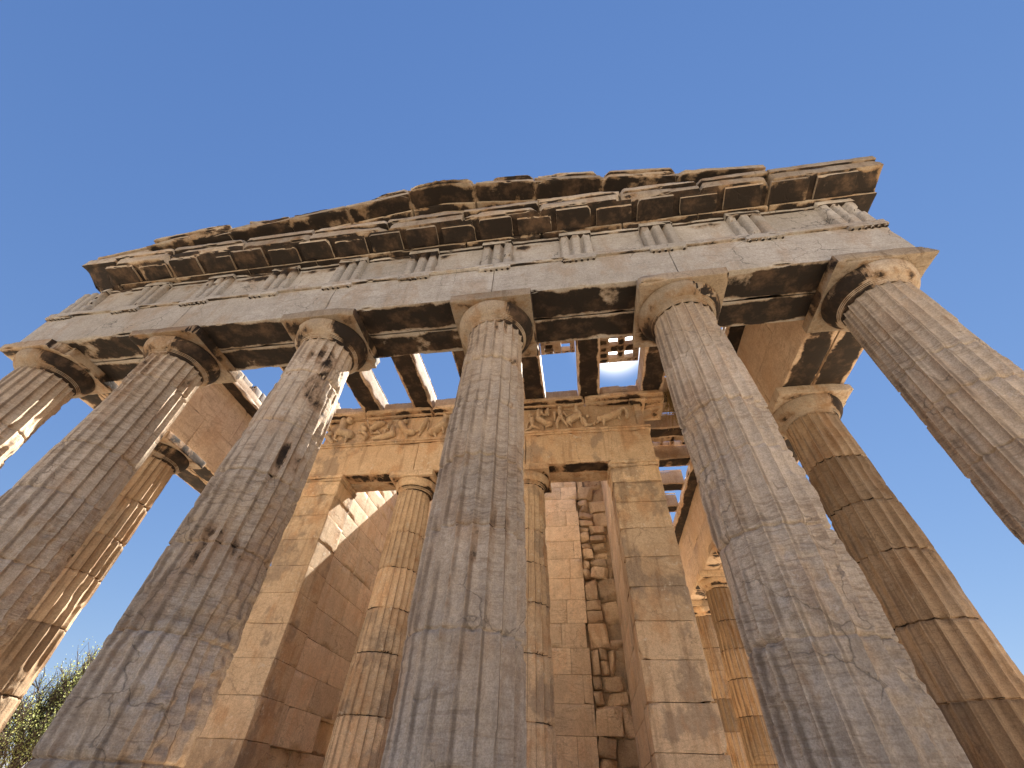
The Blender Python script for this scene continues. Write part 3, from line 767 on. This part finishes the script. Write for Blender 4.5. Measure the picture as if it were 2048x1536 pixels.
def fig_mesh(caps, seed):
    """a carved figure: limbs swelling and tapering, fused into one skin, half sunk in its slab"""
    import bmesh
    bm = bmesh.new()
    r = random.Random(seed)
    for chain in caps:
        y0 = YP - .0 - r.uniform(.0, .035)
        pts = [Vector((x, y0, z)) for x, z, _ in chain]; rad = [c[2] * .88 for c in chain]
        if len(pts) == 1:
            bmesh.ops.create_uvsphere(bm, u_segments=14, v_segments=10, radius=rad[0], matrix=Matrix.Translation(pts[0]) @ Matrix.Diagonal((1, .9, 1.12, 1)))
        for (p, a), (q, b) in zip(zip(pts, rad), zip(pts[1:], rad[1:])):
            n = max(2, int((q - p).length / (.35 * min(a, b)) + 1))
            for k in range(n + 1):
                t = k / n
                bmesh.ops.create_uvsphere(bm, u_segments=12, v_segments=8, radius=a + (b - a) * t, matrix=Matrix.Translation(p.lerp(q, t)))
    me = bpy.data.meshes.new('relief_figure'); bm.to_mesh(me); bm.free()
    tmp = bpy.data.objects.new('relief_figure', me); COL.objects.link(tmp)
    md = tmp.modifiers.new('fuse', 'REMESH'); md.mode = 'VOXEL'; md.voxel_size = .009
    ms = tmp.modifiers.new('soft', 'SMOOTH'); ms.factor = .5; ms.iterations = 1
    dg = bpy.context.evaluated_depsgraph_get()
    nm = bpy.data.meshes.new_from_object(tmp.evaluated_get(dg))
    bpy.data.objects.remove(tmp)
    P = np.zeros(len(nm.vertices) * 3); nm.vertices.foreach_get('co', P); P = P.reshape(-1, 3)
    P[:, 1] = YP + .005 + (P[:, 1] - YP) * 1.55
    N = np.stack([fbm(P * 22 + k * 9, 2, seed + k) for k in range(3)], -1)
    P += .004 * N
    nm.vertices.foreach_set('co', (P - np.array(world_loc(por))).ravel())
    at = nm.attributes.new('tone', 'FLOAT', 'POINT'); at.data.foreach_set('value', np.full(len(P), .55, np.float32))
    nm.polygons.foreach_set('use_smooth', np.ones(len(nm.polygons), bool)); nm.update()
    nm.materials.clear(); nm.materials.append(M['relief'])
    return nm
M['relief'] = stone('carved_marble', (.70, .53, .35), (.78, .62, .43), (.52, .31, .16), .4, .76, .0, 0, .1, .15, .45, (.68, .56, .42), .05, .4, crack=.1)
slabs = []
for i, (a, b) in enumerate(sl):
    mb = MB()
    block(mb, a + .003, b - .003, YP + .04, YP + .5, 6.694, 7.42, res=.06, er=.03, ea=.010, na=.005, seed=920 + i)
    if i == 3: block(mb, b - .16, b - .002, YP - .005, YP + .2, 6.695, 7.34, res=.05, er=.03, ea=.012, na=.004, seed=926)
    slabs.append(mb.build('frieze_slab', M['ochre'], por))
for k, caps in enumerate(FIG):
    cx = sum(c[0][0] for c in caps) / len(caps)
    si = [i for i, (a, b) in enumerate(sl) if a <= cx <= b] or [0]
    o = bpy.data.objects.new('relief_figure', fig_mesh(caps, 930 + k)); COL.objects.link(o)
    o.parent = slabs[si[0]]
# crown of the frieze and the course the beams lie on
mb = MB()
cr = [-3.95, -2.85, -1.1, -.1, 1.05, 2.66, 4.5]
for i, (a, b) in enumerate(zip(cr, cr[1:])):
    r = random.Random(940 + i)
    bt = []
    block(mb, a + .005, b - .005, 3.79, 4.6, 7.422, 7.465, res=.06, er=.03, ea=.012, na=.004, seed=941 + i)
    block(mb, a + .005, b - .005, 3.64, 4.6, 7.467, 7.552, res=.05, er=.03, ea=.01, na=.004, seed=951 + i, cuts=fractures(a, b, 3.64, 4.6, 7.467, 7.552, 3, 960 + i))
block(mb, -3.8, 3.9, 4.1, 4.56, 7.3, 7.54, res=.3, er=.02, ea=.004, na=.002, seed=960)
block(mb, 3.68, 4.05, 3.73, 4.5, 7.35, 7.42, res=.05, er=.04, ea=.012, na=.005, seed=961)
mb.build('frieze_crown', M['ochre'], por)

# ------------------------------------------------------------------ walls of the inner chamber
COURSE = [0.02, .62, 1.18, 1.72, 2.23, 2.76, 3.28, 3.78, 4.31, 4.84, 5.29, 5.805]
def anta(parent, x0, x1, seed, inner):
    mb = MB()
    for i, (a, b) in enumerate(zip(COURSE, COURSE[1:])):
        if i >= 10: break
        r = random.Random(seed + i)
        bt = []
        if r.random() < .6: bt.append((r.choice((x0, x1)), 3.97, r.choice((a, b)), r.uniform(.15, .32), r.uniform(.04, .09)))
        dx = r.uniform(-.006, .006)
        block(mb, x0 + dx, x1 + dx, 3.87 + r.uniform(-.004, .004), 4.61, a + .002, b - .002, res=.04, er=.022 if inner < 0 else .016, ea=.007 if inner < 0 else .0045, na=.003, seed=seed + i * 3, bites=bt if inner < 0 and r.random() < .35 else (), cuts=fractures(x0, x1, 3.87, 4.61, a, b, 1, seed + i, edges=('y-x-', 'y-x+') if inner < 0 else ('y-x-',), dmin=.0, dmax=.05, tilt=.3))
    mb.build('anta', M['ochre'], parent)
    c = MB()
    block(c, x0 - .01, x1 + .01, 3.855, 4.62, COURSE[10] + .002, COURSE[10] + .36, res=.05, er=.04, ea=.012, na=.005, seed=seed + 60)
    block(c, x0 - .03, x1 + .03, 3.83, 4.65, COURSE[10] + .362, COURSE[10] + .43, res=.05, er=.03, ea=.012, na=.004, seed=seed + 61)
    block(c, x0 - .045, x1 + .045, 3.80, 4.67, COURSE[10] + .432, COURSE[11] - .004, res=.05, er=.03, ea=.012, na=.004, seed=seed + 62)
    c.build('anta_capital', M['ochre'], parent)

def course_wall(mb, fm, u0, u1, z_list, depth, seed, hole=None, res=.07, lens=(.55, 1.35), er=.010, ea=.003, core=True):
    """blocks laid in courses; u along the wall, the face at v = 0, fm maps (u, v, z)"""
    r = random.Random(seed)
    for i, (a, b) in enumerate(zip(z_list, z_list[1:])):
        u = u0 - r.uniform(0, .8)
        while u < u1:
            w = r.uniform(*lens)
            s, e = max(u, u0), min(u + w, u1)
            if e - s > .06:
                dv = r.uniform(-.0012, .0012)
                k = hole(s, e, a, b, r) if hole else 0.0
                if k is not None:
                    bt = []
                    if r.random() < .12: bt.append((r.choice((s, e)), 0, r.choice((a, b)), r.uniform(.1, .24), r.uniform(.02, .05)))
                    block(mb, s + .0022, e - .0022, dv + k, depth, a + .0028, b - .0028, res=res, er=er + (.05 if k else 0), ea=ea + (.02 if k else 0), na=.0015 + (.012 if k else 0), seed=seed + int(u * 31) + i * 7, bites=bt, fmap=fm, faces='xXyzZ')
            u += w
    return mb

ZL = COURSE[:-1] + [5.72, 6.14, 6.55, 6.95, 7.36, 7.77, 8.17]
# right wall: inner face at x = 3.05, seen as a thin strip; outer face at x = 3.9
wr = empty('chamber_wall', (3.5, 8, 0), 'right side wall, ending in the brown pier right of the middle column', 'wall', 'side walls of the chamber')
anta(wr, 3.04, 3.99, 1000, -1)
fmr = lambda P: np.stack([3.11 + P[:, 1], P[:, 0], P[:, 2]], -1)
mb = MB(); course_wall(mb, lambda P: fmr(P)[:, :], 4.64, 19, ZL, .40, 1100, res=.16)
block(mb, 3.48, 3.92, 4.64, 19, .02, 8.17, res=.5, er=.02, ea=.005, na=.004, seed=1190)
mb.build('masonry', M['wall'], wr)
wl = empty('chamber_wall', (-3.5, 8, 0), 'left side wall with a bright triangle of sunlight, ending in a tan pier', 'wall', 'side walls of the chamber')
anta(wl, -3.83, -2.96, 1200, 1)
fml = lambda P: np.stack([-3.03 - P[:, 1], P[:, 0], P[:, 2]], -1)
def hole_l(s, e, a, b, r):
    m = (s + e) / 2
    if b < 2.2 and 5.0 < m < 7.6 and (a + b) / 2 < 1.0 + .55 * (m - 4.9): return r.uniform(.08, .3)
    return 0.0
mb = MB(); course_wall(mb, fml, 4.64, 7.8, ZL, .42, 1300, hole=hole_l, res=.06, lens=(.7, 1.5))
block(mb, -3.78, -3.46, 4.64, 19, .02, 8.17, res=.5, er=.02, ea=.005, na=.004, seed=1390)
mb.build('masonry', M['wall'], wl)
# the cross wall between porch and chamber, torn open along its right end
wb = empty('cross_wall', (0, 7.95, 0), 'back wall of the porch in coursed tan blocks, its right end torn into rubble', 'wall')
fmb = lambda P: np.stack([P[:, 0], 7.75 + P[:, 1], P[:, 2]], -1)
def hole_b(s, e, a, b, r):
    m = (s + e) / 2
    if e > 2.5: return r.uniform(.06, .30)
    return 0.0
mb = MB(); course_wall(mb, fmb, -3.02, 2.32, [.02, .62, 1.15, 1.68, 2.22, 2.76, 3.28, 3.81, 4.34, 4.87, 5.38, 5.87, 6.32, 6.77, 7.17, 7.58, 8.0, 8.2], .5, 1400, res=.06, lens=(.5, 1.2))
mb.build('masonry', M['wall'], wb)
mb = MB()
r = random.Random(77)
z = .02
zl = [.02, .62, 1.15, 1.68, 2.22, 2.76, 3.28, 3.81, 4.34, 4.87, 5.38, 5.87, 6.32, 6.77, 7.17, 7.58, 8.0, 8.2]
for a, b in zip(zl, zl[1:]):
    u = 2.323
    first = r.uniform(0, .35)
    while u < 3.13:
        w = r.uniform(.18, .6); e = min(u + w, 3.15)
        # each course breaks into one or two lumps
        zs = [a, b] if r.random() < .45 else [a, a + (b - a) * r.uniform(.35, .65), b]
        for c, d in zip(zs, zs[1:]):
            an = r.uniform(-.13, .13); zm = (c + d) / 2; um = (u + e) / 2
            dep = (.0 if u < 2.323 + first else r.uniform(.03, .22)) + max(0, u - 2.55) * r.uniform(.1, .55)
            sk = r.uniform(-.05, .05)
            def fm(P, c=c, d=d, sk=sk, an=an, zm=zm, um=um):
                Q = fmb(P); dx = P[:, 0] - um; dz = P[:, 2] - zm; Q[:, 0] = um + dx + sk * dz / (d - c) - an * dz; Q[:, 2] = zm + dz + an * dx; return Q
            block(mb, u + r.uniform(.003, .02), e - r.uniform(.003, .02), dep, .5, c + r.uniform(.002, .014), d - r.uniform(.002, .014), res=.035, er=.03, ea=.012, na=.012, nf=5, cuts=fractures(u, e, dep, .5, c, d, 4, int(u * 77 + c * 31), edges=('y-z-', 'y-z+', 'y-x-', 'y-x+'), dmin=.02, dmax=.09, tilt=.5), seed=1500 + int(u * 50 + c * 90), fmap=fm, faces='xXyzZ', chip=5)
        u = e
block(mb, 2.1, 3.14, 7.99, 8.45, .02, 8.15, res=.08, er=.03, ea=.02, na=.03, seed=1590)
mb.build('torn_end', M['rubble'], wb)

# ------------------------------------------------------------------ ceiling beams and coffered slabs
beam_where = ['at the far left end over the porch passage', 'third from the middle grey column, black underneath', 'second left of the middle column, sunlit along one edge', 'hidden right behind the middle grey column', 'just right of the middle grey column, black underneath', 'just left of the sun, between the two square openings', 'right of the sun and of the second square opening']
for i, x in enumerate([-4.0, -2.66, -1.32, .08, 1.48, 2.78, 4.22]):
    t = MB(); r = random.Random(1600 + i)
    block(t, x - .25, x + .25, .30, 4.25 - .25 * (i % 2), 7.556, 7.98, res=.055, er=.035, ea=.012, na=.005, seed=1600 + i, cuts=fractures(x - .25, x + .25, .3, 4.2, 7.556, 7.98, 2, 1640 + i, edges=('x-z-', 'x+z-', 'x+z+'), dmin=0, dmax=.03, tilt=.02))
    for s in (-1, 1):
        block(t, x + s * .25 - (.03 if s > 0 else 0), x + s * .25 + (.03 if s < 0 else 0), .31, 3.8, 7.982, 8.02, res=.08, er=.02, ea=.01, na=.003, seed=1620 + i)
    tag(t.build('ceiling_beam', M['beam']), 'beam running front to back ' + beam_where[i], 'beam', 'ceiling beams behind the front columns')
side_lab = ['beside the end of the carved frieze', 'in front of the three small holes', 'just beyond the three small holes', 'below the first strip of sky beside the brown pier', 'below the second strip of sky beside the brown pier', 'below the third strip of sky beside the brown pier', 'farthest back in the gap beside the brown pier']
for i, y in enumerate([3.93, 5.28, 6.68, 7.98, 9.33, 10.69, 12.05]):
    t = MB()
    block(t, 3.93, 5.53, y - .22, y + .22, 7.556, 7.98, res=.07, er=.035, ea=.014, na=.005, seed=1650 + i, cuts=fractures(3.93, 5.53, y - .22, y + .22, 7.556, 7.98, 2, 1660 + i, edges=('y-z-', 'y-z+'), dmin=0, dmax=.04, tilt=.1))
    block(t, 3.93, 5.53, y - .22, y - .19, 7.982, 8.02, res=.1, er=.02, ea=.01, na=.003, seed=1670 + i)
    tag(t.build('ceiling_beam', M['beam']), 'beam across the right side passage ' + side_lab[i], 'beam', 'ceiling beams over the right side passage')

def coffer_slab(name, x0, x1, y0, y1, cx, cy, open_, label, z=8.025, h=.15, hs=.10):
    """a slab pierced by square coffers; the closed ones keep their lids"""
    t = MB()
    xs = [x0] + sorted([c + s * hs for c in cx for s in (-1, 1)]) + [x1]
    ys = [y0] + sorted([c + s * hs for c in cy for s in (-1, 1)]) + [y1]
    for i in range(len(xs) - 1):
        for j in range(len(ys) - 1):
            if xs[i + 1] - xs[i] < .01 or ys[j + 1] - ys[j] < .01: continue
            void = i % 2 == 1 and j % 2 == 1
            if void:
                if ((i - 1) // 2, (j - 1) // 2) in open_: continue
                block(t, xs[i] - .004, xs[i + 1] + .004, ys[j] - .004, ys[j + 1] + .004, z + h * .55, z + h - .004, res=.1, er=.02, ea=.004, na=.003, seed=1700 + i + j)
            else:
                block(t, xs[i], xs[i + 1], ys[j], ys[j + 1], z, z + h, res=.09, er=.012, ea=.004, na=.002, seed=1710 + i * 3 + j)
    return tag(t.build(name, M['beam']), label, 'ceiling slab', 'coffered ceiling slabs')
# (the holes stand where the photograph shows sky and the sun)
sd = SUN_DIR / SUN_DIR.y
C0 = Vector((2.2365, -3.71995, .62619))
k = (8.10 - C0.z) / SUN_DIR.z
sunp = C0 + SUN_DIR * k
hx, hy = sunp.x, sunp.y
coffer_slab('coffer_slab', 3.04, 3.96, hy - 1.9, hy + .62, [hx - .02, hx + .34], [hy - 1.53, hy - 1.15, hy - .77, hy - .39, hy, hy + .39], {(0, 4), (1, 4), (0, 5), (1, 5)}, 'pierced ceiling slab whose small square holes let the sun through')
coffer_slab('coffer_slab', 1.74, 2.52, hy - 1.9, hy + .20, [1.93, 2.31], [hy - 1.53, hy - 1.15, hy - .77, hy - .39, hy + .02], {(1, 4)}, 'ceiling slab with one open square hole, just right of the middle grey column')
coffer_slab('coffer_slab', 4.48, 5.53, .42, 3.70, [4.78, 5.18], [.9, 1.3, 1.7, 2.1, 2.5, 2.9, 3.3], set(), 'dark closed ceiling slab in the corner behind the cracked grey column')
coffer_slab('coffer_slab', 3.94, 5.53, 4.16, 5.05, [4.2, 4.6, 5.0], [4.4, 4.8], set(), 'dark closed ceiling slab beside the right end of the carved frieze')
coffer_slab('coffer_slab', 3.94, 5.53, 5.51, 6.56, [4.35, 4.68, 4.95, 5.27], [5.85, 6.42], {(0, 1), (1, 1), (2, 1), (3, 1)}, 'ceiling slab with a row of small holes beside the brown pier')
for i, (a, b) in enumerate(zip([-3.74, -2.40, -1.06, .34, 1.74, 3.04], [-2.92, -1.58, -.18, 1.22, 2.52, 3.96])):
    t = MB(); block(t, a, b, 3.72, 4.4, 7.554, 7.78 + .04 * (i % 3), res=.07, er=.05, ea=.02, na=.006, seed=1750 + i)
    t.build('infill_block', M['beam'], por)

# ------------------------------------------------------------------ dry weed hanging from the ceiling by the pier
def blades(name, base, n, length, spread, mat, seed, droop=-1):
    r = np.random.RandomState(seed); t = MB()
    for i in range(n):
        d = np.array([r.normal(0, spread), r.normal(0, spread), droop * r.uniform(.5, 1)]); L = length * r.uniform(.4, 1)
        p = np.array(base) + r.normal(0, .05, 3); w = .004
        pts = []
        for k in range(6):
            pts.append(p.copy()); p = p + d / np.linalg.norm(d) * L / 5; d = d + np.array([r.normal(0, .18), r.normal(0, .18), droop * .12])
        pts = np.array(pts); s = np.array([math.cos(i), math.sin(i), 0]) * w
        V = np.concatenate([pts - s, pts + s, pts + np.array([0, w, w])])
        m = 6; q = []
        for a in range(5):
            for (u, v) in ((0, 1), (1, 2), (2, 0)):
                q.append([u * m + a, v * m + a, v * m + a + 1, u * m + a + 1])
        t.add(V, np.array(q), r.rand())
    return t.build(name, mat, smooth=False)
mw = bpy.data.materials.new('dry_stalks'); mw.use_nodes = True
b = mw.node_tree.nodes['Principled BSDF']; b.inputs['Base Color'].default_value = (.24, .16, .06, 1); b.inputs['Roughness'].default_value = .9
tag(blades('dry_weed', (4.60, 3.66, 7.5), 140, 1.0, .10, mw, 5), 'tuft of dry brown weed hanging from the ceiling right of the carved frieze', 'weed')

# ------------------------------------------------------------------ tree beyond the left corner
def tree(base, h, seed):
    r = np.random.RandomState(seed)
    root = empty('tree', base, 'slender tree with fine upright twigs and fresh yellow green leaves at the lower left', 'tree')
    t = MB(); lv = MB()
    tips = []
    def tube(a, b, ra, rb, n=6):
        d = b - a; L = np.linalg.norm(d); d = d / L
        s = np.cross(d, [.3, .5, .8]); s /= np.linalg.norm(s); u = np.cross(d, s)
        th = np.arange(n) / n * 2 * PI
        c = np.cos(th)[:, None] * s + np.sin(th)[:, None] * u
        V = np.concatenate([a + c * ra, b + c * rb])
        q = [[i, (i + 1) % n, n + (i + 1) % n, n + i] for i in range(n)]
        t.add(V, np.array(q), r.rand())
    def grow(p, d, L, rad, lvl):
        n = 4
        for k in range(n):
            d = d + r.normal(0, .10, 3) + np.array([0, 0, .05]); d /= np.linalg.norm(d)
            q = p + d * L / n
            tube(p, q, rad * (1 - k / n * .45), rad * (1 - (k + 1) / n * .45), 6 if lvl < 2 else 4)
            p = q
            if lvl < 4 and k >= (1 if lvl == 0 else 0):
                for _ in range((2 if r.rand() < .8 else 1) if lvl else 3):
                    az = r.uniform(0, 2 * PI); sp_ = r.uniform(.35, .75)
                    nd = d + sp_ * np.array([math.cos(az), math.sin(az), .12 * r.randn()]); nd /= np.linalg.norm(nd)
                    grow(p, nd, L * r.uniform(.48, .68), rad * .5, lvl + 1)
            if lvl >= 3: tips.append((p.copy(), d.copy()))
    grow(np.array(base, float), np.array([.02, .0, 1.0]), h * .5, .13, 0)
    t.build('trunk', mbark, root)
    P = []
    for p, d in tips:
        if r.rand() < .80: continue
        for _ in range(r.randint(2, 6)):
            P.append((p + r.normal(0, .12, 3), d))
    V = []; Q = []; T = []
    for i, (p, d) in enumerate(P):
        a = d * .6 + r.normal(0, .6, 3); a /= np.linalg.norm(a); s = np.cross(a, r.normal(0, 1, 3)); s /= np.linalg.norm(s)
        l = r.uniform(.04, .075); w = l * .3
        V += [p, p + a * l * .5 + s * w, p + a * l, p + a * l * .5 - s * w]; Q.append([4 * i, 4 * i + 1, 4 * i + 2, 4 * i + 3])
        T += [r.rand()] * 4
    lv.v.append(np.array(V)); lv.f.append(np.array(Q)); lv.t.append(np.array(T)); lv.n = len(V)
    lv.build('crown', mleaf, root, smooth=False)
mbark = bpy.data.materials.new('bark'); mbark.use_nodes = True
b = mbark.node_tree.nodes['Principled BSDF']; b.inputs['Base Color'].default_value = (.07, .05, .035, 1); b.inputs['Roughness'].default_value = .95
mleaf = bpy.data.materials.new('leaf'); mleaf.use_nodes = True
nt = mleaf.node_tree; b = nt.nodes['Principled BSDF']; b.inputs['Roughness'].default_value = .6
at = nt.nodes.new('ShaderNodeAttribute'); at.attribute_name = 'tone'
rp = nt.nodes.new('ShaderNodeValToRGB'); rp.color_ramp.elements[0].color = (.20, .23, .07, 1); rp.color_ramp.elements[1].color = (.46, .48, .18, 1)
nt.links.new(at.outputs['Fac'], rp.inputs[0]); nt.links.new(rp.outputs[0], b.inputs['Base Color'])
tl = nt.nodes.new('ShaderNodeBsdfTranslucent'); nt.links.new(rp.outputs[0], tl.inputs['Color'])
mx = nt.nodes.new('ShaderNodeMixShader'); mx.inputs[0].default_value = .4
nt.links.new(b.outputs[0], mx.inputs[1]); nt.links.new(tl.outputs[0], mx.inputs[2]); nt.links.new(mx.outputs[0], nt.nodes['Material Output'].inputs['Surface'])
tree((-15.2, 11.2, -1.06), 4.9, 3)
